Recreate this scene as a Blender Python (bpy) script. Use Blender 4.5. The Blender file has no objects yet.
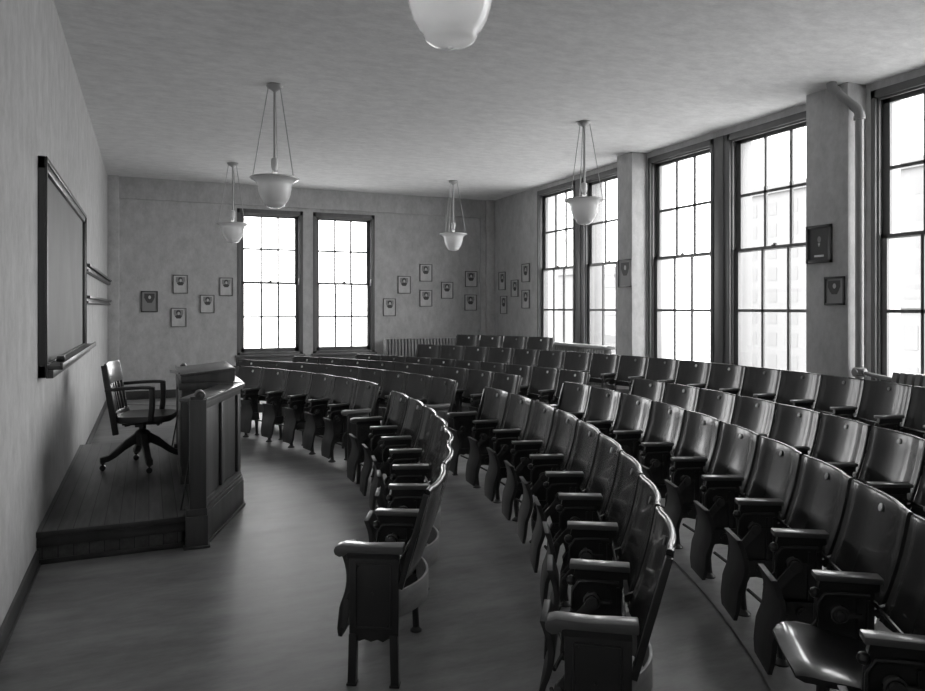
import bpy, bmesh, math, random
from mathutils import Vector, Matrix
random.seed(4)
PI = math.pi
R = math.radians
scn = bpy.context.scene
col = scn.collection

# ------------------------------------------------------------------ materials
def new_mat(name):
    m = bpy.data.materials.new(name); m.use_nodes = True
    nt = m.node_tree; b = nt.nodes['Principled BSDF']
    return m, nt, b
def g(v): return (v, v, v, 1)
def plain(name, v, rough=.5, spec=.5, coat=0, metal=0):
    m, nt, b = new_mat(name)
    b.inputs['Base Color'].default_value = g(v); b.inputs['Roughness'].default_value = rough
    b.inputs['Specular IOR Level'].default_value = spec; b.inputs['Coat Weight'].default_value = coat
    b.inputs['Coat Roughness'].default_value = .12; b.inputs['Metallic'].default_value = metal
    return m
def noisy(name, lo, hi, scale, stretch=(1,1,1), rough=.8, detail=8, bump=0., spec=.3, coat=0, rough_lo=None, coord='Object', p0=.3, p1=.7, nrough=.6, coat_r=.15):
    m, nt, b = new_mat(name)
    N = nt.nodes.new; L = nt.links.new
    tc = N('ShaderNodeTexCoord'); mp = N('ShaderNodeMapping'); mp.inputs['Scale'].default_value = stretch
    no = N('ShaderNodeTexNoise'); no.inputs['Scale'].default_value = scale; no.inputs['Detail'].default_value = detail; no.inputs['Roughness'].default_value = nrough
    cr = N('ShaderNodeValToRGB'); cr.color_ramp.elements[0].position = p0; cr.color_ramp.elements[1].position = p1
    cr.color_ramp.elements[0].color = g(lo); cr.color_ramp.elements[1].color = g(hi)
    L(tc.outputs[coord], mp.inputs['Vector']); L(mp.outputs[0], no.inputs['Vector']); L(no.outputs['Fac'], cr.inputs[0]); L(cr.outputs[0], b.inputs['Base Color'])
    b.inputs['Roughness'].default_value = rough; b.inputs['Specular IOR Level'].default_value = spec
    b.inputs['Coat Weight'].default_value = coat; b.inputs['Coat Roughness'].default_value = coat_r
    if rough_lo is not None:
        mr = N('ShaderNodeMapRange'); mr.inputs['To Min'].default_value = rough_lo; mr.inputs['To Max'].default_value = rough
        L(no.outputs['Fac'], mr.inputs[0]); L(mr.outputs[0], b.inputs['Roughness'])
    if bump:
        bp = N('ShaderNodeBump'); bp.inputs['Strength'].default_value = bump; bp.inputs['Distance'].default_value = .01
        L(no.outputs['Fac'], bp.inputs['Height']); L(bp.outputs[0], b.inputs['Normal'])
    return m

M = {}
M['wall'] = noisy('wall_plaster', .37, .60, 6.5, (1,1,.6), .85, bump=.25, nrough=.8, detail=14, p0=.3, p1=.7)
M['ceil'] = noisy('ceiling_plaster', .68, .95, 6, (1,1.8,1), .9, bump=.3, nrough=.8, detail=14, p0=.3, p1=.7)
M['floor'] = noisy('floor_cement', .12, .36, 2.6, (.5,1.3,1), .48, bump=.1, spec=.5, rough_lo=.33, nrough=.72, detail=12, p0=.3, p1=.72)
M['tier'] = noisy('tier_cement', .2, .42, 2.6, (.8,1.2,1), .48, bump=.08, spec=.4, nrough=.72, detail=12)
M['dark'] = noisy('dark_oak', .036, .068, 6, (1,1,.12), .38, spec=.5, coat=.2)
M['trim'] = noisy('window_wood', .11, .16, 5, (1,1,.1), .42, spec=.5)
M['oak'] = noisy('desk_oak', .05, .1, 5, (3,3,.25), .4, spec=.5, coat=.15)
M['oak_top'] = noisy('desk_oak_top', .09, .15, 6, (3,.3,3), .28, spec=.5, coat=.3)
M['seatwood'] = noisy('varnished_seat_wood', .028, .044, 7, (4,4,.35), .28, spec=.5, coat=.5, coat_r=.1)
M['seatface'] = noisy('varnished_back_wood', .036, .044, 7, (3,3,.35), .27, spec=.35, coat=.3, coat_r=.09)
M['armwood'] = noisy('arm_wood', .12, .19, 8, (4,.4,4), .3, spec=.5, coat=.4)
M['railwood'] = noisy('rail_wood', .24, .34, 8, (.5,4,4), .4, spec=.5)
M['board'] = noisy('seat_board', .045, .07, 6, (4,4,.4), .45, spec=.4)
M['iron_lit'] = plain('lit_iron', .09, .26, .8)  # black iron lightened: the light on hinges and hangers is in the colour
M['iron'] = plain('black_iron', .034, .28, .7)
M['steel'] = plain('bright_steel', .45, .25, .5, 0, 1)
M['brass'] = plain('lamp_metal', .42, .4, .5, 0, .3)
M['paper'] = plain('plate_paper', .9, .35)
M['dullplate'] = plain('plate_dull', .16, .4)
M['chalk'] = noisy('slate_board', .17, .23, 1.8, (1,1,.7), .6, spec=.3)
M['iron_paint'] = noisy('radiator_paint', .2, .26, 5, (1,1,1), .4)
M['pipe'] = plain('painted_pipe', .28, .45)
M['white'] = plain('light_metal', .6, .4)
M['mat'] = noisy('print_paper', .5, .62, 9, (1,1,1), .6)
M['inkd'] = plain('print_dark', .07, .6)
M['inkm'] = plain('print_mid', .26, .6)
M['stone'] = plain('outer_stone', .62, .9)
M['bldg'] = plain('pale_masonry', .135, .9)
M['bldw'] = plain('pale_window', .118, .8)
M['felt'] = plain('eraser_felt', .05, .9)

def planks():
    m, nt, b = new_mat('platform_boards'); N = nt.nodes.new; L = nt.links.new
    tc = N('ShaderNodeTexCoord'); sx = N('ShaderNodeSeparateXYZ'); L(tc.outputs['Object'], sx.inputs[0])
    d = N('ShaderNodeMath'); d.operation = 'DIVIDE'; d.inputs[1].default_value = .082; L(sx.outputs['X'], d.inputs[0])
    f = N('ShaderNodeMath'); f.operation = 'FRACT'; L(d.outputs[0], f.inputs[0])
    fl = N('ShaderNodeMath'); fl.operation = 'FLOOR'; L(d.outputs[0], fl.inputs[0])
    wn = N('ShaderNodeTexWhiteNoise'); wn.noise_dimensions = '1D'; L(fl.outputs[0], wn.inputs['W'])
    mp = N('ShaderNodeMapping'); mp.inputs['Scale'].default_value = (6,.6,6); L(tc.outputs['Object'], mp.inputs[0])
    no = N('ShaderNodeTexNoise'); no.inputs['Scale'].default_value = 5; no.inputs['Detail'].default_value = 8; L(mp.outputs[0], no.inputs['Vector'])
    a = N('ShaderNodeMath'); a.operation = 'MULTIPLY_ADD'; a.inputs[1].default_value = .35; L(wn.outputs['Value'], a.inputs[0]); L(no.outputs['Fac'], a.inputs[2])
    cr = N('ShaderNodeValToRGB'); cr.color_ramp.elements[0].position = .3; cr.color_ramp.elements[1].position = .95
    cr.color_ramp.elements[0].color = g(.07); cr.color_ramp.elements[1].color = g(.16); L(a.outputs[0], cr.inputs[0])
    gt = N('ShaderNodeMath'); gt.operation = 'GREATER_THAN'; gt.inputs[1].default_value = .05; L(f.outputs[0], gt.inputs[0])
    mx = N('ShaderNodeMix'); mx.data_type = 'RGBA'; mx.inputs['A'].default_value = g(.03); L(gt.outputs[0], mx.inputs['Factor']); L(cr.outputs[0], mx.inputs['B'])
    L(mx.outputs['Result'], b.inputs['Base Color']); b.inputs['Roughness'].default_value = .4; b.inputs['Specular IOR Level'].default_value = .4
    return m
M['planks'] = planks()
def glass():
    m = bpy.data.materials.new('window_glass'); m.use_nodes = True; nt = m.node_tree; nt.nodes.clear(); N = nt.nodes.new; L = nt.links.new
    o = N('ShaderNodeOutputMaterial'); t = N('ShaderNodeBsdfTransparent'); t.inputs[0].default_value = g(.95)
    gl = N('ShaderNodeBsdfGlossy'); gl.inputs['Roughness'].default_value = .02; gl.inputs['Color'].default_value = g(.9)
    lw = N('ShaderNodeLayerWeight'); lw.inputs[0].default_value = .5; mx = N('ShaderNodeMixShader')
    pw = N('ShaderNodeMath'); pw.operation = 'POWER'; pw.inputs[1].default_value = 5; L(lw.outputs['Facing'], pw.inputs[0])
    fr = N('ShaderNodeMath'); fr.operation = 'MULTIPLY_ADD'; fr.inputs[1].default_value = .8; fr.inputs[2].default_value = .03; L(pw.outputs[0], fr.inputs[0])
    L(fr.outputs[0], mx.inputs[0]); L(t.outputs[0], mx.inputs[1]); L(gl.outputs[0], mx.inputs[2]); L(mx.outputs[0], o.inputs[0])
    return m
M['glass'] = glass()
def opal():
    m = bpy.data.materials.new('opal_glass'); m.use_nodes = True; nt = m.node_tree; nt.nodes.clear(); N = nt.nodes.new; L = nt.links.new
    o = N('ShaderNodeOutputMaterial'); d = N('ShaderNodeBsdfDiffuse'); d.inputs[0].default_value = g(.92)
    t = N('ShaderNodeBsdfTranslucent'); t.inputs[0].default_value = g(.94)
    gl = N('ShaderNodeBsdfGlossy'); gl.inputs['Roughness'].default_value = .15
    fr = N('ShaderNodeFresnel'); fr.inputs[0].default_value = 1.5
    a = N('ShaderNodeMixShader'); a.inputs[0].default_value = .5; b = N('ShaderNodeMixShader')
    L(d.outputs[0], a.inputs[1]); L(t.outputs[0], a.inputs[2]); L(fr.outputs[0], b.inputs[0]); L(a.outputs[0], b.inputs[1]); L(gl.outputs[0], b.inputs[2]); L(b.outputs[0], o.inputs[0])
    return m
M['opal'] = opal()

# ------------------------------------------------------------------ mesh builder
class MB:
    def __init__(s): s.v = []; s.f = []; s.mi = []; s.cur = 0
    def add(s, vs, fs):
        o = len(s.v); s.v += [tuple(p) for p in vs]
        for f in fs: s.f.append(tuple(i+o for i in f)); s.mi.append(s.cur)
        return s
    def box(s, x0, x1, y0, y1, z0, z1):
        x0, x1 = sorted((x0,x1)); y0, y1 = sorted((y0,y1)); z0, z1 = sorted((z0,z1))
        vs = [(x,y,z) for z in (z0,z1) for y in (y0,y1) for x in (x0,x1)]
        return s.add(vs, [(0,2,3,1),(4,5,7,6),(0,1,5,4),(2,6,7,3),(0,4,6,2),(1,3,7,5)])
    def bar(s, a, b, w, h, up=(0,0,1), w2=None, h2=None):
        a = Vector(a); b = Vector(b); d = (b-a).normalized(); up = Vector(up)
        if abs(d.dot(up)) > .98: up = Vector((0,1,0))
        x = d.cross(up).normalized(); y = x.cross(d).normalized(); vs = []
        for p, ww, hh in ((a,w,h),(b,w2 or w,h2 or h)):
            for i, j in ((-1,-1),(1,-1),(1,1),(-1,1)): vs.append(p + x*i*ww/2 + y*j*hh/2)
        return s.add(vs, [(3,2,1,0),(4,5,6,7)]+[(i,(i+1)%4,(i+1)%4+4,i+4) for i in range(4)])
    def tube(s, pts, r, n=8, sx=1.0):
        pts = [Vector(p) for p in pts]; k = len(pts); rs = r if isinstance(r,(list,tuple)) else [r]*k
        up = Vector((0,0,1)); vs = []; prev = None
        for i, p in enumerate(pts):
            d = (pts[min(i+1,k-1)]-pts[max(i-1,0)]).normalized()
            if prev is None:
                u = Vector((1,0,0)) if abs(d.x) < .9 else Vector((0,1,0))
                x = (u - d*u.dot(d)).normalized()
            else: x = (prev - d*prev.dot(d)).normalized()
            prev = x; y = d.cross(x)
            for j in range(n):
                t = 2*PI*j/n; vs.append(p + x*math.cos(t)*rs[i]*sx + y*math.sin(t)*rs[i])
        fs = [(i*n+j, i*n+(j+1)%n, (i+1)*n+(j+1)%n, (i+1)*n+j) for i in range(k-1) for j in range(n)]
        fs += [tuple(range(n))[::-1], tuple((k-1)*n+j for j in range(n))]
        return s.add(vs, fs)
    def lathe(s, prof, c=(0,0,0), axis='z', n=20, cap=True):
        vs = []; k = len(prof)
        for r, h in prof:
            for j in range(n):
                t = 2*PI*j/n; a, b = r*math.cos(t), r*math.sin(t)
                q = {'z':(a,b,h),'x':(h,a,b),'y':(b,h,a)}[axis]
                vs.append((c[0]+q[0], c[1]+q[1], c[2]+q[2]))
        fs = [(i*n+j, i*n+(j+1)%n, (i+1)*n+(j+1)%n, (i+1)*n+j) for i in range(k-1) for j in range(n)]
        if cap: fs += [tuple(range(n))[::-1], tuple((k-1)*n+j for j in range(n))]
        return s.add(vs, fs)
    def disc(s, c, r, h, axis='x', n=16):      # short cylinder centred on c
        return s.lathe([(r,-h/2),(r,h/2)], c, axis, n)
    def prism(s, poly, a, b, plane='yz'):      # poly extruded along the remaining axis
        def P(u, v, w): return {'yz':(w,u,v),'xz':(u,w,v),'xy':(u,v,w)}[plane]
        n = len(poly); vs = [P(u,v,a) for u,v in poly]+[P(u,v,b) for u,v in poly]
        return s.add(vs, [tuple(range(n))[::-1], tuple(range(n,2*n))]+[(i,(i+1)%n,(i+1)%n+n,i+n) for i in range(n)])
    def loft(s, rings, closed=True):
        n = len(rings[0]); k = len(rings); vs = [p for r_ in rings for p in r_]
        fs = [(i*n+j, i*n+(j+1)%n, (i+1)*n+(j+1)%n, (i+1)*n+j) for i in range(k-1) for j in range(n if closed else n-1)]
        if closed: fs += [tuple(range(n))[::-1], tuple((k-1)*n+j for j in range(n))]
        return s.add(vs, fs)
    def xf(s, mtx, start=0):
        s.v[start:] = [tuple(mtx @ Vector(p)) for p in s.v[start:]]; return s
    def mesh(s, name, mats, bevel=0, smooth=35, seg=2):
        me = bpy.data.meshes.new(name); me.from_pydata(s.v, [], s.f)
        for m in (mats if isinstance(mats,(list,tuple)) else [mats]): me.materials.append(m)
        for p, i in zip(me.polygons, s.mi): p.material_index = i
        bm = bmesh.new(); bm.from_mesh(me)
        bmesh.ops.recalc_face_normals(bm, faces=bm.faces)
        if bevel:
            ed = [e for e in bm.edges if len(e.link_faces) == 2 and e.calc_face_angle(0) > R(40)]
            bmesh.ops.bevel(bm, geom=ed, offset=bevel, segments=seg, affect='EDGES', profile=.5, clamp_overlap=True)
        for f in bm.faces: f.smooth = True
        for e in bm.edges:
            if len(e.link_faces) != 2 or e.calc_face_angle(0) > R(smooth): e.smooth = False
        bm.to_mesh(me); bm.free()
        return me
def link(name, me, parent=None, loc=None, rz=None):
    o = bpy.data.objects.new(name, me); col.objects.link(o)
    if parent is not None: o.parent = parent
    if loc is not None: o.location = loc
    if rz is not None: o.rotation_euler = (0,0,rz)
    return o
def part(name, mb, mat, parent=None, bevel=0, smooth=35, **k): return link(name, mb.mesh(name, mat, bevel, smooth), parent, **k)
def empty(name, loc=(0,0,0), rz=0):
    o = bpy.data.objects.new(name, None); col.objects.link(o); o.location = loc; o.rotation_euler = (0,0,rz); o.empty_display_size = .1; return o
def tag(o, label, cat, group=None):
    o['label'] = label; o['category'] = cat
    if group: o['group'] = group
    return o
def struct(o): o['kind'] = 'structure'; return o

# ------------------------------------------------------------------ room shell
XL, XR, YF, YB, ZC = -.6, 6.26, -1.0, 12.9, 3.62
T = .42
struct(part('floor', MB().box(XL-.4, XR+.5, YF-.4, YB+.5, -.2, 0), M['floor']))
struct(part('ceiling', MB().box(XL-.4, XR+.6, YF-.4, YB+.6, ZC, ZC+.25), M['ceil']))
struct(part('wall_left', MB().box(XL-.3, XL, YF-.3, YB+.3, 0, ZC), M['wall']))
struct(part('wall_rear', MB().box(XL, XR+T, YF-.3, YF, 0, ZC), M['wall']))
# back wall with two openings
BW = [(1.39,2.52),(2.695,3.84)]; BZ0, BZ1 = .68, 3.215
b = MB()
b.box(XL, XR+T, YB, YB+T, 0, BZ0); b.box(XL, XR+T, YB, YB+T, BZ1, ZC)
b.box(XL, BW[0][0], YB, YB+T, BZ0, BZ1); b.box(BW[0][1], BW[1][0], YB, YB+T, BZ0, BZ1); b.box(BW[1][1], XR+T, YB, YB+T, BZ0, BZ1)
struct(part('wall_back', b, M['wall']))
# right wall with three pairs of openings
RP = [(8.40,11.11),(5.27,8.04),(1.95,4.72)]; RZ0, RZ1 = .70, 3.55
b = MB()
b.box(XR, XR+T, YF, YB, 0, RZ0); b.box(XR, XR+T, YF, YB, RZ1, ZC)
for y0, y1 in ((YF,1.95),(4.72,5.27),(8.04,8.40),(11.11,YB)): b.box(XR, XR+T, y0, y1, RZ0, RZ1)
struct(part('wall_right', b, M['wall']))
struct(part('trim_1', MB().box(6.01, XR, 8.06, 8.40, 0, ZC), M['wall'], bevel=.006))
struct(part('trim_2', MB().box(6.01, XR, 4.765, 5.235, 0, ZC), M['wall'], bevel=.006))
struct(part('trim_3', MB().box(6.01, XR, 1.46, 1.93, 0, ZC), M['wall'], bevel=.006))
struct(part('trim_4', MB().box(XL, XL+.165, YB-.1, YB, 0, ZC), M['wall'], bevel=.006))
struct(part('trim_5', MB().box(6.08, XR, YB-.12, YB, 0, ZC).box(5.98, 6.08, YB-.05, YB, 0, ZC), M['wall'], bevel=.006))
struct(part('trim_6', MB().box(XL+.165, 5.98, YB-.045, YB, 3.27, ZC), M['wall'], bevel=.006))   # shallow beam over the back windows
struct(part('baseboard_left', MB().box(XL, XL+.018, YF, 4.82, .0, .095).box(XL, XL+.018, 7.76, 12.8, .0, .095).box(XL, XL+.026, YF, 4.82, .0, .02), M['dark'], bevel=.004))
struct(part('baseboard_back', MB().box(XL+.165, 6.0, YB-.022, YB, 0, .15), M['dark'], bevel=.004))
struct(part('baseboard_right', MB().box(XR-.022, XR, YF, 1.46, 0, .15).box(XR-.022, XR, 1.93, 4.765, 0, .15).box(XR-.022, XR, 5.235, 8.06, 0, .15).box(XR-.022, XR, 8.4, YB-.12, 0, .15), M['dark'], bevel=.004))
struct(part('baseboard_rear', MB().box(XL+.03, XR-.03, YF, YF+.022, 0, .15), M['dark'], bevel=.004))
# window mullion posts between the right wall's paired sashes
k = 7
for y0, y1 in RP:
    ym = (y0+y1)/2
    struct(part('trim_%d' % k, MB().box(XR+.01, XR+T-.02, ym-.08, ym+.15, RZ0, RZ1).box(XR-.005, XR+.01, ym-.03, ym+.10, RZ0, RZ1), M['trim'], bevel=.005)); k += 1

# ------------------------------------------------------------------ windows (built in local frame: x across, y outward, z up)
def window(idx, w, z0, z1, zm, loc, rz, jamb=.045):
    h = w/2
    f = MB()
    f.box(-h, -h+jamb, 0, .20, z0, z1).box(h-jamb, h, 0, .20, z0, z1).box(-h, h, 0, .20, z1-.075, z1).box(-h, h, 0, .26, z0, z0+.05)
    f.box(-h, -h+jamb+.018, .03, .055, z0, z1).box(h-jamb-.018, h, .03, .055, z0, z1).box(-h, h, .03, .055, z1-.095, z1-.05)   # stop beads
    root = struct(part('window_%d' % idx, f, M['trim'], bevel=.003))
    root.location = loc; root.rotation_euler = (0,0,rz)
    part('window_stool', MB().box(-h-.03, h+.03, -.05, .06, z0-.03, z0+.008).box(-h-.015, h+.015, -.015, .02, z0-.11, z0-.03), M['trim'], root, bevel=.004)
    hi = h-jamb
    for nm, a, c, y in (('lower_sash', z0+.05, zm+.02, .065), ('upper_sash', zm-.02, z1-.075, .105)):
        s = MB(); st = .072; d = .034
        s.box(-hi, -hi+st, y, y+d, a, c).box(hi-st, hi, y, y+d, a, c)
        s.box(-hi, hi, y, y+d, a, a+(.07 if nm == 'lower_sash' else .035)).box(-hi, hi, y, y+d, c-(.035 if nm == 'lower_sash' else .05), c)
        for i in (1,2):
            x = -hi+st+(2*hi-2*st)*i/3; s.box(x-.016, x+.016, y+.004, y+d-.004, a, c)
        zz = (a+c)/2; s.box(-hi, hi, y+.004, y+d-.004, zz-.016, zz+.016)
        so = part(nm, s, M['trim'], root)
        part('pane', MB().box(-hi+.01, hi-.01, y+.015, y+.018, a+.01, c-.01), M['glass'], so)
    part('sash_lock', MB().box(-.03, .03, .045, .075, zm+.02, zm+.03).disc((0,.06,zm+.036), .012, .02, 'z', 10).box(0, .035, .052, .064, zm+.03, zm+.042), M['iron'], root)
    part('sash_lift', MB().bar((hi-.02,.03,zm-.03),(hi-.01,.03,zm+.09),.022,.022), M['white'], root, bevel=.004)
    return root
wi = 1
for x0, x1 in BW:
    window(wi, x1-x0, BZ0, BZ1, 1.94, ((x0+x1)/2, YB, 0), 0, .055); wi += 1
for y0, y1 in RP:
    ym = (y0+y1)/2
    for a, c in ((ym+.15, y1), (y0, ym-.08)):
        window(wi, c-a, RZ0, RZ1, 2.17, (XR, (a+c)/2, 0), -PI/2); wi += 1

# ------------------------------------------------------------------ raised floor tiers under the rows
CX, CY = -4.208, 5.935
def pol(r, a): return (CX+r*math.cos(R(a)), CY+r*math.sin(R(a)))
def tier(name, r, a0, a1, h, outer):
    n = 80; pts = [pol(r, a0+(a1-a0)*i/n) for i in range(n+1)] + outer
    m = MB().prism(pts, 0, h, 'xy')
    return part(name, m, M['tier'], bevel=.008, smooth=30)
E_ = .006
struct(tier('floor_tier', 7.49, -58, 61, .012, [(XL+.05,YB-.01),(XR,YB-.01),(XR,YF+.01),(XL+.05,YF+.01)]))
struct(tier('floor_step', 9.38, -46.5, 47.5, .119, [(XR,YB-.01),(XR,YF+.01)]))
struct(tier('floor_riser', 10.24, 19, 34.5, .262, [(pol(11.2,34.5)[0], pol(11.2,34.5)[1]),(XR-.1, YB-.25),(XR-.1, 9.2)]))

# ------------------------------------------------------------------ tip-up chairs
W = .46
def ease(t): return t*t*(3-2*t)
def back_mesh():
    m = MB(); nu = 28; hw = .2215; rings = []
    sec = []; nz = 9; ang = R(15)
    def yz(s, off):      # s along the back from its bottom, off towards the rear
        y = .098 - s*math.sin(ang) - .012*math.sin(PI*min(1,s/.37)); z = .487 + s*math.cos(ang)
        return (y - off*math.cos(ang), z - off*math.sin(ang))
    S = .362
    for i in range(nz+1): sec.append(yz(S*i/nz*.96, 0))
    for i in range(1,7):  # rolled top lip
        t = PI*i/7; sec.append(yz(S*.97+.011*math.sin(t), .011-.011*math.cos(t)))
    sec.append(yz(S*.94, .022)); sec.append(yz(S*.9, .016))
    for i in range(nz-1,-1,-1): sec.append(yz(S*i/nz*.9, .013))
    for k in range(nu+1):
        u = -1+2*k/nu; off = -.034*(1-abs(u)**2.4) - .011*ease(max(0,(abs(u)-.74)/.26))
        rings.append([(u*hw, y+off, z) for y,z in sec])
    m.loft(rings); return m.mesh('backrest', M['seatface'], 0, 50)
def rail_mesh():
    m = MB(); rings = []; nu = 12
    for k in range(nu+1):
        u = -1+2*k/nu; y = .10-.072*(1-u*u)
        rings.append([(u*.205,y,.352),(u*.205,y-.011,.352),(u*.205,y-.011,.45),(u*.205,y,.45)])
    m.loft(rings); return m.mesh('lower_rail', M['railwood'], .002, 40)
SO = .05
def seat_mesh():          # hanging seat board
    m = MB(); nv = 16; rows = []
    for i in range(nv+1):
        v = i/nv; z = .525-.335*v
        y = .35-.026*math.sin(PI*min(1,v/.6))+.014*ease(max(0,(v-.5)/.5))
        hw = .088+.022*ease(min(1,v/.45))
        if v > .86: hw -= .025*((v-.86)/.14)
        t = .022-.006*v
        rows.append([(SO-hw,y+t/2,z),(SO+hw,y+t/2,z),(SO+hw,y-t/2,z),(SO-hw,y-t/2,z)])
    m.loft(rows); return m.mesh('seat', M['board'], .002, 40)
def seat_down_mesh():
    m = MB(); rows = []; n = 18
    for i in range(n+1):
        v = i/n; y = .10+.325*v; hw = .165+.025*min(1,v*2)
        if v > .8: hw -= .045*((v-.8)/.2)**2
        z = .428+.055*v+.012*math.sin(PI*v*.9)+(-.02*max(0,(v-.85)/.15)**2)
        t = .024 if v < .97 else .012
        rows.append([(-hw,y,z-t),(-hw,y,z-.006),(-hw+.02,y,z),(-hw*.4,y,z-.006),(hw*.4,y,z-.006),(hw-.02,y,z),(hw,y,z-.006),(hw,y,z-t)])
    m.loft(rows); return m.mesh('seat', M['seatwood'], 0, 45)
def rod_mesh():
    return MB().tube([(-.222,.104,.545),(.222,.104,.545)], .007, 8).mesh('back_rod', M['steel'], 0)
ZB = .11                  # the feet stand on this level of the drawing below
def mid_standard():
    m = MB()
    m.prism([(.10,.585),(.262,.585),(.272,.49),(.262,.41),(.24,.345),(.20,.325),(.10,.305)], -.008, .008)
    m.prism([(.085,.578),(.268,.578),(.262,.608),(.085,.608)], -.011, .011)
    for sx in (-1,1):
        m.tube([(sx*.012,.272,.47),(sx*.012,.27,.53),(sx*.012,.25,.562),(sx*.012,.20,.566),(sx*.012,.115,.566)], .0065, 6)
        for yy in (.118,.148): m.box(sx*.006, sx*.016, yy-.005, yy+.005, .34, .55)
        m.box(sx*.004, sx*.03, .095, .235, .352, .362)
        m.disc((sx*.022,.18,.322), .019, .02, 'x', 12); m.disc((sx*.03,.18,.322), .009, .012, 'x', 8)
    m.prism([(.09,.285),(.15,.275),(.20,.285),(.25,.28),(.262,.325),(.24,.362),(.095,.362)], -.021, .021)
    m.lathe([(.003,-.018),(.013,-.012),(.018,0),(.013,.012),(.003,.018)], (0,.276,.56), 'z', 10)
    m.tube([(0,.232,.31),(0,.25,.26),(0,.255,.21),(0,.25,.16),(0,.246,.125),(0,.246,ZB+.004)], [.026,.022,.018,.016,.016,.022], 8)
    m.lathe([(.034,ZB),(.034,ZB+.006),(.022,ZB+.016),(.014,ZB+.024)], (0,.25,0), 'z', 14)
    m.tube([(0,.115,.30),(0,.108,.2),(0,.104,ZB+.004)], [.02,.014,.015], 8)
    m.lathe([(.026,ZB),(.026,ZB+.006),(.014,ZB+.018)], (0,.104,0), 'z', 12)
    m.bar((0,.12,.50),(0,.055,.53),.016,.02); m.bar((0,.055,.51),(0,-.012,.75),.016,.012,(0,1,0))
    return m.mesh('standard', M['iron'], 0, 35)
def end_standard():
    m = MB()
    m.prism([(.085,.588),(.272,.588),(.272,.40),(.272,.295),(.255,.285),(.235,.272),(.215,.280),(.19,.272),(.165,.280),(.145,.272),(.125,.285),(.088,.295)], -.011, .011)
    m.bar((0,.257,.30),(0,.262,ZB), .03, .034, (1,0,0)); m.bar((0,.105,.30),(0,.100,ZB), .03, .034, (1,0,0))
    m.box(-.02,.02,.243,.281,ZB,ZB+.008).box(-.02,.02,.082,.120,ZB,ZB+.008)
    for sx in (-1,1):
        q = [(sx*.012,.115,.56),(sx*.012,.246,.56),(sx*.012,.246,.325),(sx*.012,.116,.325),(sx*.012,.115,.56)]
        for a, c in zip(q, q[1:]): m.tube([a,c], .004, 6)
        for yy, zz in ((.125,.335),(.238,.55),(.185,.45)): m.disc((sx*.012,yy,zz), .006, .006, 'x', 8)
    m.box(-.016,.016,.085,.28,.578,.603)
    m.bar((0,.082,.47),(0,-.014,.815), .024, .02, (0,1,0))
    return m.mesh('standard', M['iron'], .0025, 35)
def boss_mesh():
    m = MB()
    for sx in (-1,1):
        m.lathe([(.030,sx*.006),(.030,sx*.022),(.024,sx*.026),(.022,sx*.021),(.013,sx*.021),(.012,sx*.032),(.006,sx*.036)], (0,.205,.50), 'x', 16)
        m.box(sx*.012, sx*.024, .14, .19, .493, .507)
    return m.mesh('hinge_boss', M['iron_lit'], 0, 35)
def arm_mesh(sx):         # seat hanger on one side of the chair
    x = sx*(W/2-.036); m = MB()
    m.bar((x,.205,.50),(x,.292,.40),.012,.036,(0,0,1),.012,.03); m.bar((x,.288,.408),(x,.305,.30),.012,.03,(0,1,0),.012,.018)
    m.disc((x,.205,.5), .022, .02, 'x', 14); m.disc((x,.292,.40), .013, .02, 'x', 10)
    m.tube([(x,.30,.325),(sx*.06,.322,.33)], .007, 8)
    return m.mesh('seat_hanger', M['iron_lit'], .0015, 35)
def armrest_mid():
    m = MB(); m.box(-.028,.028,.078,.28,.607,.627); return m.mesh('armrest', M['armwood'], .004)
def armrest_end():
    m = MB(); pr = [(.068,.602),(.275,.602),(.287,.590),(.305,.585),(.322,.593),(.327,.609),(.320,.624),(.295,.631),(.2,.627),(.068,.632)]
    m.prism(pr, -.03, .03); return m.mesh('armrest', M['armwood'], .005)
def plate_mesh():
    m = MB(); t = R(15)
    m.lathe([(.0145,0),(.0145,.004),(.012,.0045)], (0,0,0), 'y', 16)
    m.xf(Matrix.Translation((0,-.0205,.788)) @ Matrix.Rotation(t,4,'X'))
    return m
def plate_pair():
    a = plate_mesh(); bm_ = a.mesh('number_plate', M['paper'], 0, 40); c = plate_mesh().mesh('number_plate', M['dullplate'], 0, 40); return bm_, c
ME = dict(back=back_mesh(), rail=rail_mesh(), seat=seat_mesh(), down=seat_down_mesh(), mid=mid_standard(), end=end_standard(), boss=boss_mesh(),
          armL=arm_mesh(-1), armR=arm_mesh(1), amid=armrest_mid(), aend=armrest_end())
ME['plate'], ME['plate_dull'] = plate_pair(); ME['rod'] = rod_mesh()
KS = 1.079
for me_ in ME.values(): me_.transform(Matrix.Scale(KS,4) @ Matrix.Translation((0,0,-ZB)))
W *= KS

ORD = ['', 'first','second','third','fourth','fifth','sixth','seventh','eighth','ninth','tenth','eleventh','twelfth','thirteenth','fourteenth','fifteenth','sixteenth','seventeenth','eighteenth']
def chair(loc, rz, neg, pos, label, group, down=False, bright=True):
    t = empty('auditorium_chair', loc, rz); tag(t, label, 'chair', group)
    bk = link('backrest', ME['back'], t)
    link('number_plate', ME['plate' if bright else 'plate_dull'], bk)
    link('lower_rail', ME['rail'], t); link('back_rod', ME['rod'], t)
    link('seat', ME['down' if down else 'seat'], t)
    if not down:
        link('seat_hanger', ME['armL'], t); link('seat_hanger', ME['armR'], t)
    for kind, x in ((neg,-W/2),(pos,W/2)):
        if not kind: continue
        st = link('standard', ME[kind], t, (x,0,0))
        if kind == 'mid': link('hinge_boss', ME['boss'], st)
        link('armrest', ME['amid' if kind == 'mid' else 'aend'], t, (x,0,0))
    return t
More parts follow.
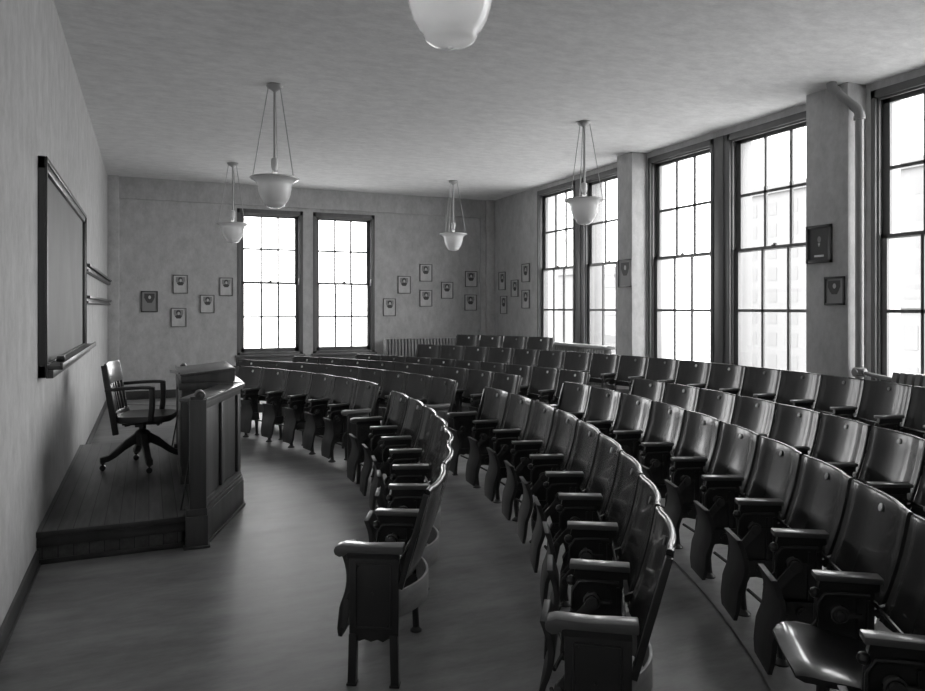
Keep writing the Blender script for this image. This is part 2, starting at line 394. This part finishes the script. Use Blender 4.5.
ROWS = [  # radius of the back tops, start angle, pitch, count, floor height, row, block
    (6.13, .7, -4.68, 7, 0, 1, 'near'), (6.205, 5.7, 4.48, 7, 0, 1, 'far'),
    (7.01, .3, -4.13, 9, 0, 2, 'near'), (7.015, 5.3, 3.9, 9, 0, 2, 'far'),
    (7.86, .4, -3.69, 11, .012, 3, 'near'), (7.78, 5.3, 3.6, 9, .012, 3, 'far'),
    (8.69, .4, -3.34, 9, .012, 4, 'near'), (8.64, 5.0, 3.27, 9, .012, 4, 'far'),
    (9.85, 32.7, -2.855, 18, .119, 5, 'window'), (10.62, 31.3, -2.66, 4, .262, 6, 'corner')]
for r, a0, dp, n, z, ro, blk in ROWS:
    for i in range(n):
        a = a0+dp*(i+.5); x, y = pol(r, a)
        rz = R(a)+PI/2
        first = i == 0; last = i == n-1
        if dp < 0: neg, pos = ('end' if last else None), ('end' if first else 'mid')
        else: neg, pos = ('end' if first else 'mid'), ('end' if last else None)
        down = (ro == 3 and blk == 'near' and i == 9)
        o_ = ORD[i+1]
        if blk in ('near','far'):
            if last and ro < 3 and blk == 'near':
                lab = f'tip-up wooden chair with panelled iron end, {ORD[ro]} row from the desk, camera end'
            elif down: lab = f'tip-up wooden chair with its seat lowered, {ORD[ro]} row from the desk'
            elif first: lab = f'tip-up wooden chair beside the aisle, {ORD[ro]} row from the desk, {blk} block'
            else: lab = f'tip-up wooden chair, {o_} from the aisle, {ORD[ro]} row from the desk, {blk} block'
            grp = f'tip-up chairs of the {ORD[ro]} row, {blk} block'
        elif blk == 'window':
            lab = f'tip-up wooden chair, {o_} from the radiator end of the unbroken fifth row'; grp = 'tip-up chairs of the unbroken fifth row'
        else:
            lab = f'tip-up wooden chair, {o_} from back wall in short topmost corner row'; grp = 'tip-up chairs of the short corner row'
        chair((x,y,z), rz, neg, pos, lab, grp, down, random.random() < (.75 if ro in (3,4) else .3))

# ------------------------------------------------------------------ platform and lecture desk
p = MB()
p.prism([(XL+.001,4.86),(.19,4.86),(.55,5.74),(.55,6.34),(.19,7.72),(XL+.001,7.72)], 0, .172, 'xy')
p.prism([(XL+.001,4.835),(.19,4.835),(.56,5.73),(.56,6.35),(.19,7.745),(XL+.001,7.745)], .172, .2, 'xy')
plat = part('platform', p, M['planks'], bevel=.006)
tag(plat, 'low boarded wooden platform against the blackboard wall', 'platform')
part('platform_nosing', MB().box(XL+.001, .215, 4.822, 4.834, .165, .198).box(XL+.001, .215, 4.845, 4.858, .0, .03).box(XL+.001,.215,4.845,4.858,.10,.165), M['dark'], plat, bevel=.003)

desk = empty('lecture_desk', (.45,6.02,0)); tag(desk, 'dark oak lecture desk with angled panelled front and scroll-topped posts', 'desk')
desk_o = Vector((.45,6.02,0))
def dpart(name, mb, mat, parent=None, bevel=.003):
    mb.xf(Matrix.Translation(-desk_o)); return part(name, mb, mat, parent or desk, bevel)
A = Vector((.285,4.87)); B1 = Vector((.61,5.72)); B2 = Vector((.61,6.34)); A2 = Vector((.285,7.19))
def facet(P, Q, npan, name):
    d = (Q-P); L_ = d.length; d.normalize(); nrm = Vector((d.y,-d.x))  # outward (audience) side
    ang = math.atan2(d.y, d.x)
    X = Matrix.Translation((P.x,P.y,0)) @ Matrix.Rotation(ang,4,'Z')   # local x along facet, -y outward
    m = MB(); m.box(0, L_, -.012, .03, .22, .895)
    root = dpart(name, m.xf(X), M['oak'])
    fr = MB(); t = -.034
    z0, z1 = .27, .85
    fr.box(0, L_, t, -.012, z1, .895).box(0, L_, t, -.012, .23, z0)
    ws = L_/npan
    for i in range(npan+1):
        c = min(max(i*ws, .035), L_-.035); fr.box(c-.035, c+.035, t, -.012, z0, z1)
    dpart('panel_frame', fr.xf(X), M['oak'], None, .006)
    pl = MB(); pl.box(-.01, L_+.01, -.055, .03, 0, .20).box(-.012, L_+.012, -.048, .03, .20, .225).box(-.012, L_+.012, -.04, .03, .225, .245).box(-.012, L_+.012, -.068, -.05, 0, .018)
    dpart('plinth', pl.xf(X), M['oak'], None, .004)
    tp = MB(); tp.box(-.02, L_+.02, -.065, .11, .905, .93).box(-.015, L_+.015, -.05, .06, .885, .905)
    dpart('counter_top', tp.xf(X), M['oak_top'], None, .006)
facet(A, B1, 2, 'front_panel'); facet(B1, B2, 1, 'front_panel'); facet(B2, A2, 2, 'front_panel')
for (px_, py_) in ((.285,4.845),(.285,7.215)):
    m = MB(); m.box(px_-.05, px_+.05, py_-.05, py_+.05, .24, .925)
    po = dpart('corner_post', m, M['oak'], None, .006)
    q = MB(); q.box(px_-.075, px_+.058, py_-.06, py_+.06, 0, .2).box(px_-.07, px_+.054, py_-.055, py_+.055, .2, .245).box(px_-.088, px_+.07, py_-.072, py_+.072, 0, .016)
    q.xf(Matrix.Translation(-desk_o)); part('post_base', q, M['oak'], po, .004)
    s = MB(); s.lathe([(.012,-.05),(.026,-.048),(.031,-.03),(.031,.03),(.026,.048),(.012,.05)], (px_+.012,py_,.952), 'y', 20)
    s.lathe([(.006,-.056),(.013,-.053),(.013,.053),(.006,.056)], (px_+.012,py_,.952), 'y', 14)
    s.box(px_-.045, px_+.03, py_-.045, py_+.045, .922, .945)
    s.xf(Matrix.Translation(-desk_o)); part('scroll_top', s, M['oak'], po, 0)
m = MB(); m.box(.225,.565,5.71,6.39,.2,.90).box(.215,.565,5.70,6.40,.2,.26).box(.218,.225,5.75,6.35,.32,.84)
dpart('pedestal', m, M['oak'], None, .004)
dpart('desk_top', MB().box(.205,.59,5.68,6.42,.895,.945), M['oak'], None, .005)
for s in (0,1):
    yy = (lambda v: v) if s == 0 else (lambda v: 12.04-v)
    m = MB(); m.tube([(.265,yy(5.02),.66),(.19,yy(4.95),.207),(.265,yy(4.955),.207)], .006, 8)
    dpart('foot_brace', m, M['iron'], None, 0)
# sloping reading stand on the desk
rs = empty('reading_stand', (.41,6.05,.945)); tag(rs, 'sloping wooden reading stand on top of the lecture desk', 'lectern')
ro_ = Vector((.41,6.05,.945))
m = MB(); m.prism([(.22,.945),(.60,.945),(.60,1.035),(.22,1.0)], 5.70, 6.40, 'xz'); m.xf(Matrix.Translation(-ro_)); part('stand_box', m, M['oak'], rs, .004)
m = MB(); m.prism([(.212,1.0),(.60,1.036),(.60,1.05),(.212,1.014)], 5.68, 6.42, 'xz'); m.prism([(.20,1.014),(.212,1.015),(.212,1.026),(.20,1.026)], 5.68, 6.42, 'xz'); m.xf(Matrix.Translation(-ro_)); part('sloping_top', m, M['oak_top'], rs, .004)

# ------------------------------------------------------------------ swivel chair
sc = empty('swivel_chair', (-.045,6.48,.2), R(-10)); tag(sc, 'dark wooden swivel armchair on casters standing on the platform', 'chair')
for k in range(4):                                   # four curved feet
    a = R(20+90*k); c, s_ = math.cos(a), math.sin(a)
    pr = [(0,.235,.08),(.06,.238,.085),(.13,.195,.078),(.2,.135,.066),(.255,.098,.05),(.315,.088,.044)]
    m = MB(); rings = []
    for d, zz, hh in pr:
        w_ = .024; rings.append([(c*d-s_*w_, s_*d+c*w_, zz-hh*.55),(c*d+s_*w_, s_*d-c*w_, zz-hh*.55),(c*d+s_*w_, s_*d-c*w_, zz+hh*.45),(c*d-s_*w_, s_*d+c*w_, zz+hh*.45)])
    m.loft(rings); lg = part('leg', m, M['dark'], sc, .006)
    m = MB(); m.disc((c*.295,s_*.295,.023),.023,.016,'y',14).tube([(c*.295,s_*.295,.025),(c*.295,s_*.295,.072)],.008,8).lathe([(.016,.055),(.02,.062),(.016,.072)],(c*.295,s_*.295,0),'z',10)
    part('caster', m, M['iron'], lg)
m = MB(); m.lathe([(.025,.17),(.06,.19),(.062,.28),(.045,.30),(.028,.31),(.028,.345),(.05,.35),(.07,.375),(.09,.395)], (0,0,0), 'z', 20); part('pedestal', m, M['dark'], sc)
m = MB(); m.box(-.15,.15,-.03,.03,.345,.385).box(-.03,.03,-.15,.15,.345,.385).disc((.13,-.04,.355),.015,.06,'y',10); part('swivel_iron', m, M['iron'], sc)
def seat_ring(s, z):
    n = 28; r_ = []
    for j in range(n):
        t = 2*PI*j/n; x = math.cos(t); y = math.sin(t)
        x = math.copysign(abs(x)**.6, x)*.225*s+.03; y = math.copysign(abs(y)**.55, y)*.24*s
        r_.append((x, y, z))
    return r_
m = MB(); m.loft([seat_ring(.94,.385), seat_ring(1,.395), seat_ring(1,.425), seat_ring(.97,.437), seat_ring(.8,.428), seat_ring(.3,.42)]); part('seat', m, M['dark'], sc, 0, 40)
def bk(t, y): return (-.155-.085*t+.03*(1-(y/.22)**2)*-1, y, .40+.45*t)   # the reclined back, bowed
for y in (-.215,.215):
    m = MB(); a, c = Vector(bk(0,y)), Vector(bk(1,y)); m.bar(a-Vector((0,0,.1)), c, .03, .045, (1,0,0)); part('back_post', m, M['dark'], sc, .006)
bkr = empty('backrest'); bkr.parent = sc
m = MB(); rings = []
for k in range(11):
    y = -.22+.44*k/10; rings.append([tuple(Vector(bk(t,y))+Vector((dx,0,0))) for t,dx in ((.66,0),(1.0,0),(1.03,.008),(1.03,.016),(1.0,.022),(.66,.022))])
m.loft(rings); part('top_rail', m, M['oak_top'], bkr, .002)
m = MB(); rings = []
for k in range(11):
    y = -.22+.44*k/10; rings.append([tuple(Vector(bk(t,y))+Vector((dx,0,0))) for t,dx in ((.06,0),(.16,0),(.16,.022),(.06,.022))])
m.loft(rings); part('lower_back_rail', m, M['dark'], bkr, .002)
for k in range(6):
    y = -.155+.062*k; m = MB(); m.bar(Vector(bk(.12,y))+Vector((.011,0,0)), Vector(bk(.7,y))+Vector((.011,0,0)), .034, .012, (1,0,0)); part('slat', m, M['dark'], bkr, .002)
for s in (-1,1):
    y = s*.255
    m = MB()
    rings = []
    for x_, z_, w_ in ((-.265,.652,.04),(-.1,.66,.045),(.06,.665,.055),(.14,.662,.058),(.172,.645,.055),(.178,.60,.05),(.172,.50,.05),(.15,.40,.05)):
        pass
    m.loft([[(x_,y-w_/2,z_),(x_,y+w_/2,z_),(x_,y+w_/2,z_+.026),(x_,y-w_/2,z_+.026)] for x_, z_, w_ in ((-.225,.645,.04),(-.1,.655,.045),(.04,.66,.055),(.10,.658,.058),(.135,.65,.055))])
    m.loft([[(x_-.02,y-.022,z_),(x_+.02,y-.022,z_),(x_+.02,y+.022,z_),(x_-.02,y+.022,z_)] for x_, z_ in ((.115,.665),(.118,.58),(.115,.5),(.105,.40))])
    part('arm', m, M['dark'], sc, .006)

# ------------------------------------------------------------------ blackboard and rails on the left wall
bd = empty('blackboard', (XL,6.7,1.75)); tag(bd, 'large framed slate blackboard with chalk tray on the plain side wall', 'blackboard')
bo = Vector((XL,6.7,1.75))
def bpart(n, m, mat, par=None, bv=.004): m.xf(Matrix.Translation(-bo)); return part(n, m, mat, par or bd, bv)
Y0, Y1, Z0, Z1 = 4.90, 7.9, 1.085, 2.40
bpart('writing_surface', MB().box(XL+.001, XL+.018, Y0+.04, Y1-.04, Z0+.04, Z1-.04), M['chalk'], None, 0)
m = MB(); fw = .075
m.box(XL+.001, XL+.04, Y0, Y0+fw, Z0, Z1).box(XL+.001, XL+.04, Y1-fw, Y1, Z0, Z1).box(XL+.001, XL+.04, Y0, Y1, Z1-fw, Z1).box(XL+.001, XL+.04, Y0, Y1, Z0, Z0+fw)
m.box(XL+.04, XL+.05, Y0, Y0+.03, Z0, Z1).box(XL+.04, XL+.05, Y0, Y1, Z1-.03, Z1).box(XL+.04, XL+.05, Y1-.03, Y1, Z0, Z1)
bpart('frame', m, M['dark'])
m = MB(); m.box(XL+.04, XL+.125, Y0+.02, Y1+.02, Z0+.045, Z0+.07).box(XL+.115, XL+.13, Y0+.02, Y1+.02, Z0+.045, Z0+.085)
m.box(XL+.04, XL+.08, Y0+.02, Y1, Z0-.005, Z0+.045)
bpart('chalk_tray', m, M['oak'])
e = MB(); e.box(-.024,.024,-.07,.07,0,.022); er = part('blackboard_eraser', e, M['felt'], None, .004, loc=(XL+.078, 5.35, Z0+.0705), rz=.06)
tag(er, 'dark felt eraser lying on the chalk tray of the blackboard', 'eraser')
m = MB(); m.box(-.022,.022,-.068,.068,.022,.036); part('wooden_grip', m, M['armwood'], er, .006)
for zz, w in ((1.905,'upper'),(1.585,'lower')):
    m = MB(); m.box(0,.035,-2.3,2.3,-.045,.045).box(.035,.065,-2.3,2.3,.01,.04).box(.035,.05,-2.3,2.3,-.04,-.015)
    o = part('wall_rail', m, M['dark'], None, .004, loc=(XL+.001, 10.4, zz)); tag(o, f'{w} of two dark moulded wooden rails beyond the blackboard', 'rail')

# ------------------------------------------------------------------ framed pictures
def picture(name_loc, rz, w, h, label, group, style=0):
    t = empty('framed_picture', name_loc, rz); tag(t, label, 'picture', group)
    fw = .014 if style == 0 else (.03 if style == 2 else .018)
    m = MB(); d = .022    # local: x across, -y into the room
    for a, c, e_, f_ in ((-w/2,w/2,h/2-fw,h/2),(-w/2,w/2,-h/2,-h/2+fw)): m.box(a,c,-d,-.001,e_,f_)
    for a, c in ((-w/2,-w/2+fw),(w/2-fw,w/2)): m.box(a,c,-d,-.001,-h/2,h/2)
    part('frame', m, M['trim'] if style == 0 else M['dark'], t, .002)
    part('mat_board', MB().box(-w/2+fw*.6, w/2-fw*.6, -.010, -.002, -h/2+fw*.6, h/2-fw*.6), M['mat'] if style == 0 else M['inkm'] if style == 1 else M['inkd'], t)
    m = MB(); k = w/.25
    def ell(cx_, cz_, rx, rz_, y, a0=0, a1=360, n=20): m.prism([(cx_+rx*math.cos(R(a0+(a1-a0)*i/n)), cz_+rz_*math.sin(R(a0+(a1-a0)*i/n))) for i in range(n+1 if a1-a0 < 360 else n)], y, -.010, 'xz')
    if style < 2:
        j = random.uniform(-.006,.006)*k; zt = h*.5-fw-.022*k; q = random.uniform(.85,1.1)
        m.cur = 0; m.prism([(j-.075*k,zt),(j-.078*k,zt-.07*k),(j-.05*k,zt-.12*k),(j-.03*k,zt-.15*k),(j+.035*k,zt-.15*k),(j+.055*k,zt-.115*k),(j+.078*k,zt-.065*k),(j+.075*k,zt)], -.0104, -.010, 'xz')
        m.cur = 1; ell(j, zt-.04*k, .042*k*q, .04*k, -.0108); m.prism([(j-.06*k,zt-.11*k),(j-.03*k,zt-.145*k),(j+.035*k,zt-.145*k),(j+.062*k,zt-.105*k),(j+.02*k,zt-.085*k),(j-.02*k,zt-.085*k)], -.0108, -.010, 'xz')
        m.cur = 2; ell(j+.003, zt-.06*k, .02*k, .028*k, -.0112)
    else:
        m.cur = 0; ell(0, -.02, .10, .13, -.0104)
        m.cur = 1; ell(0, .062, .03, .036, -.0110); ell(0, -.075, .08, .085, -.0108, 0, 180); m.cur = 4; ell(.002, .045, .02, .032, -.0114); m.cur = 2; m.prism([(-.014,.008),(.014,.008),(0,-.03)], -.0114, -.010, 'xz')
        m.cur = 3; m.box(-.055,.055,-.0112,-.010,-.125,-.105)
    part('portrait', m, [M['inkm'] if style < 1 else M['inkd'], M['inkd'], M['mat'], M['paper'], M['inkm']], t)
    return t
G1 = 'small framed portraits on the back wall'
LP = [(.015,1.605,.255,.345,'dark-framed small portrait, closest of the five to the blackboard wall',1),
      (.488,1.895,.235,.31,'small portrait, topmost over the gap beside the desk-side window',0),
      (.461,1.342,.24,.32,'small framed portrait, lowest of the five beside the desk-side window',0),
      (.91,1.567,.23,.31,'small portrait, second nearest the desk-side window and below its nearest neighbour',0),
      (1.215,1.862,.22,.31,'small portrait hung right against the desk-side window frame',0),
      (4.12,1.513,.245,.33,'small portrait hung low just beyond the second back window',0),
      (4.41,1.937,.255,.33,'small portrait, second out from the second back window',0),
      (4.846,2.17,.255,.33,'small portrait, highest on back wall above another portrait',0),
      (4.846,1.685,.255,.315,'small portrait over the radiator, directly below the highest one',0),
      (5.283,1.842,.25,.32,'small portrait standing alone between two stacked pairs above the radiator',0),
      (5.79,2.067,.26,.31,'small portrait by the room corner, upper of its pair',0),
      (5.78,1.607,.26,.31,'small portrait by the room corner, lower of its pair',0)]
for x, z, w, h, lab, st in LP: picture((x, YB, z), 0, w, h, lab, G1, st)
G2 = 'small framed portraits on the window wall'
for y, z, w, h, lab in ((12.46,2.02,.28,.35,'small portrait on window wall, upper one next to room corner'),(11.94,1.865,.28,.32,'small portrait in the middle of five on window wall'),
        (12.39,1.56,.28,.345,'small portrait on window wall, lower one next to room corner'),(11.51,2.135,.29,.335,'small portrait on window wall, upper one next to window'),(11.51,1.66,.29,.335,'small portrait on window wall, lower one next to window')):
    picture((XR, y, z), -PI/2, w, h, lab, G2, 0)
picture((6.01,8.208,1.977), -PI/2, .30, .385, 'dark framed portrait on the far pier between windows', None, 1)
picture((6.01,5.074,2.123), -PI/2, .29, .37, 'larger dark portrait with pale caption on the pier by the pipe', None, 2)
picture((6.01,4.90,1.664), -PI/2, .22, .272, 'smaller dark framed picture, lower one on the pier by the pipe', None, 1)

# ------------------------------------------------------------------ pendant lamps
def lamp_meshes():
    r = {}
    r['canopy'] = MB().lathe([(.075,0),(.08,-.012),(.07,-.03),(.04,-.045),(.02,-.06),(.012,-.07)], n=24).mesh('canopy', M['brass'], 0, 40)
    r['stem'] = MB().tube([(0,0,-.06),(0,0,-.72)], .013, 10).mesh('stem', M['brass'], 0)
    r['socket'] = MB().lathe([(.014,-.69),(.03,-.70),(.034,-.72),(.034,-.775),(.028,-.80),(.02,-.815),(.03,-.83),(.02,-.85)], n=16).mesh('socket', M['white'], 0, 40)
    for k in range(3):
        a = R(80+120*k); c, s = math.cos(a), math.sin(a)
        r['chain%d' % k] = MB().tube([(c*.062,s*.062,-.02),(c*.215,s*.215,-.893)], .005, 6).mesh('chain', M['brass'], 0)
    out = [(.224,-.886),(.227,-.893),(.207,-.904),(.18,-.922),(.164,-.948),(.158,-.97),(.154,-1.0),(.147,-1.03),(.132,-1.075),(.112,-1.108),(.097,-1.125),(.0975,-1.134),(.086,-1.15),(.055,-1.166),(.012,-1.173)]
    inn = [(.008,-1.167),(.052,-1.16),(.08,-1.145),(.091,-1.128),(.105,-1.104),(.126,-1.072),(.141,-1.028),(.148,-.998),(.152,-.968),(.158,-.944),(.175,-.917),(.204,-.898),(.222,-.888)]
    r['bowl'] = MB().lathe(out+inn+[(.224,-.886)], n=48, cap=False).mesh('glass_bowl', M['opal'], 0, 50)
    r['rim'] = MB().lathe([(.226,-.882),(.231,-.886),(.229,-.896),(.221,-.896),(.221,-.882),(.226,-.882)], n=48, cap=False).mesh('rim_band', M['white'], 0, 50)
    return r
LM = lamp_meshes()
for x, y, lab in ((1.007,2.427,'opal bowl pendant lamp closest to the camera, cut off by the photo top'),
                  (1.10,7.005,'opal bowl pendant lamp above the lecture desk'),(1.13,11.02,'opal bowl pendant lamp beside the desk-side back window'),
                  (4.66,11.1,'opal bowl pendant lamp in front of the back wall portraits'),(4.55,6.987,'opal bowl pendant lamp in front of the window-wall sashes')):
    t = empty('pendant_lamp', (x,y,ZC), random.uniform(-.2,.2)); tag(t, lab, 'lamp', 'opal bowl pendant lamps')
    link('canopy', LM['canopy'], t); link('stem', LM['stem'], t); link('socket', LM['socket'], t)
    for k in range(3): link('chain', LM['chain%d' % k], t)
    pl_ = bpy.data.lights.new('bowl_fill_light', 'POINT'); pl_.energy = 1.0 if y < 5 else .25; pl_.shadow_soft_size = .04  # added point light to brighten the bowl and ceiling, strongest in the nearest lamp
    bo_ = bpy.data.objects.new('bowl_fill_light', pl_); col.objects.link(bo_); bo_.parent = t; bo_.location = (0,0,-.93)
    bw = link('glass_bowl', LM['bowl'], t); link('rim_band', LM['rim'], bw)

# ------------------------------------------------------------------ radiators and riser pipe
def radiator(x0, y0, x1, y1, z0, n, label, cover=False):
    d = Vector((x1-x0, y1-y0, 0)); L_ = d.length; t = empty('radiator', (x0,y0,z0), math.atan2(d.y,d.x)); tag(t, label, 'radiator')
    pz = L_/n
    sm = MB(); ht = .93-z0
    pr = []
    for j in range(16):
        a = 2*PI*j/16; zz = .5*(ht+.1)+(.5*(ht-.1))*max(-1,min(1,math.sin(a)*1.15)); pr.append((.085*math.copysign(abs(math.cos(a))**.5, math.cos(a)), zz))
    sm.loft([[(px_, y_*k_, (z_-.5*(ht+.1))*(.94+.06*k_)+.5*(ht+.1)) for y_, z_ in pr] for px_, k_ in ((-pz*.44,.7),(-pz*.3,1),(pz*.3,1),(pz*.44,.7))])
    me = sm.mesh('section', M['iron_paint'], 0, 50)
    for i in range(n): link('section', me, t, (pz*(i+.5),0,0))
    for i in (0,n-1): part('foot', MB().bar((pz*(i+.5),-.05,.12),(pz*(i+.5),-.06,0),.03,.03).bar((pz*(i+.5),.05,.12),(pz*(i+.5),.06,0),.03,.03), M['iron_paint'], t)
    if cover: part('top_cover', MB().loft([[(x_,y_,z_+ht-.03) for y_, z_ in ((-.11,.0),(-.11,.02),(-.09,.045),(0,.055),(.09,.045),(.11,.02),(.11,0))] for x_ in (-.03,L_+.03)]), M['pipe'], t, .008)
    return t
radiator(3.96,12.74,5.48,12.74,.11,24,'cast-iron radiator on the back wall beneath the portraits')
radiator(6.09,8.72,6.09,10.9,.11,32,'long radiator with rounded pale top under the far paired windows', True)
radiator(6.10,2.4,6.10,4.36,.11,28,'radiator beside the pipe valve under the window closest to the camera')
pp = empty('riser_pipe', (6.055,4.68,0)); tag(pp, 'painted steam riser pipe with elbow climbing beside the pier', 'pipe')
part('pipe_run', MB().tube([(0,0,.11),(0,0,3.30)], .036, 16), M['pipe'], pp)
part('elbow', MB().tube([(0,0,3.27),(0,0,3.31),(-.01,.01,3.345),(-.04,.04,3.39)], .043, 14).tube([(0,0,3.25),(0,0,3.285)], .05, 14), M['pipe'], pp)
part('offset_pipe', MB().tube([(-.03,.03,3.38),(-.145,.145,3.545)], .036, 14).tube([(-.125,.125,3.52),(-.16,.16,3.565),(-.165,.165,3.62)], .046, 14), M['pipe'], pp)
vl = part('valve', MB().lathe([(.04,.86),(.06,.87),(.06,.885),(.048,.89),(.048,.92),(.06,.925),(.06,.94),(.04,.95)], (0,0,0), 'z', 16).disc((-.06,0,.905),.03,.02,'x',14), M['pipe'], pp)
part('branch_pipe', MB().tube([(0,-.02,.905),(.02,-.16,.88),(.04,-.30,.86)], .02, 10).lathe([(.032,-.06),(.032,-.03)], (.005,0,.903), 'y', 12), M['pipe'], vl)

# ------------------------------------------------------------------ pale city blocks outside the window wall
def block(x0, x1, y0, y1, z1, label, fl, bays, face='x'):
    t = empty('office_building', ((x0+x1)/2,(y0+y1)/2,-25)); tag(t, label, 'building'); o = Vector(((x0+x1)/2,(y0+y1)/2,-25))
    m = MB().box(x0,x1,y0,y1,-25,z1).box(x0-.5,x1+.5,y0-.5,y1+.5,z1-1.5,z1-.8); m.xf(Matrix.Translation(-o)); part('masonry', m, M['bldg'], t)
    w = MB(); n = 0
    for i in range(fl):
        zz = z1-4-3.6*i
        if zz < -18: break
        for j in range(bays):
            yy = y0+(y1-y0)*(j+.5)/bays; bw = (y1-y0)/bays*.22; w.box(x0-.05,x0+.3,yy-bw,yy+bw,zz-1.1,zz+1.0)
    w.xf(Matrix.Translation(-o)); part('window_grid', w, M['bldw'], t)
block(95,120,62,100,22,'pale office tower seen faintly through the middle paired windows',9,9)
block(70,85,108,150,9,'low pale building seen through the far window-wall sashes',6,9)
block(60,75,34,52,3,'low pale roof block seen through the pane nearest the camera',5,6)

# ------------------------------------------------------------------ light
w = bpy.data.worlds.new('sky'); scn.world = w; w.use_nodes = True
nt = w.node_tree; nt.nodes.clear(); N = nt.nodes.new; L = nt.links.new
wo = N('ShaderNodeOutputWorld'); bg = N('ShaderNodeBackground'); tc = N('ShaderNodeTexCoord'); sx = N('ShaderNodeSeparateXYZ')
cr = N('ShaderNodeValToRGB'); el = cr.color_ramp.elements
mr = N('ShaderNodeMapRange'); mr.inputs['From Min'].default_value = -1; mr.inputs['From Max'].default_value = 1
el[0].position = .0; el[0].color = g(.35); el[1].position = 1; el[1].color = g(1.0)
for pos, v in ((.40,.45),(.47,.8),(.52,.92),(.7,1.0)):
    e_ = el.new(pos); e_.color = g(v)
L(tc.outputs['Generated'], sx.inputs[0]); L(sx.outputs['Z'], mr.inputs[0]); L(mr.outputs[0], cr.inputs[0]); L(cr.outputs[0], bg.inputs['Color']); L(bg.outputs[0], wo.inputs[0])
SKY = 2.6
bg.inputs['Strength'].default_value = SKY
def portal(loc, rz, sx_, sz_):
    l = bpy.data.lights.new('window_portal', 'AREA'); l.shape = 'RECTANGLE'; l.size = sx_; l.size_y = sz_; l.cycles.is_portal = True
    o = bpy.data.objects.new('window_portal', l); col.objects.link(o); o.location = loc
    o.rotation_euler = Vector((math.sin(rz), -math.cos(rz), 0)).to_track_quat('-Z','Y').to_euler()
for x0, x1 in BW: portal(((x0+x1)/2, YB+T+.02, (BZ0+BZ1)/2), 0, x1-x0, BZ1-BZ0)
for y0, y1 in RP: portal((XR+T+.02, (y0+y1)/2, (RZ0+RZ1)/2), -PI/2, y1-y0, RZ1-RZ0)

# ------------------------------------------------------------------ camera
cd = bpy.data.cameras.new('camera'); co = bpy.data.objects.new('camera', cd); col.objects.link(co)
co.location = (0,0,1.5); co.rotation_euler = (PI/2, 0, -R(23.5))
cd.sensor_fit = 'HORIZONTAL'; cd.sensor_width = 36; cd.lens = 722/925*36
cd.shift_y = -(345.5-308)/925; cd.clip_start = .05; cd.clip_end = 500
scn.camera = co
vs = scn.view_settings
vs.view_transform = 'Standard'; vs.look = 'None'; vs.gamma = 1; vs.use_curve_mapping = False; vs.exposure = 2.15
try:
    cy = scn.cycles
    cy.use_denoising = True; cy.max_bounces = 12; cy.diffuse_bounces = 8; cy.glossy_bounces = 5; cy.transparent_max_bounces = 16; cy.caustics_reflective = False; cy.caustics_refractive = False
except Exception: pass
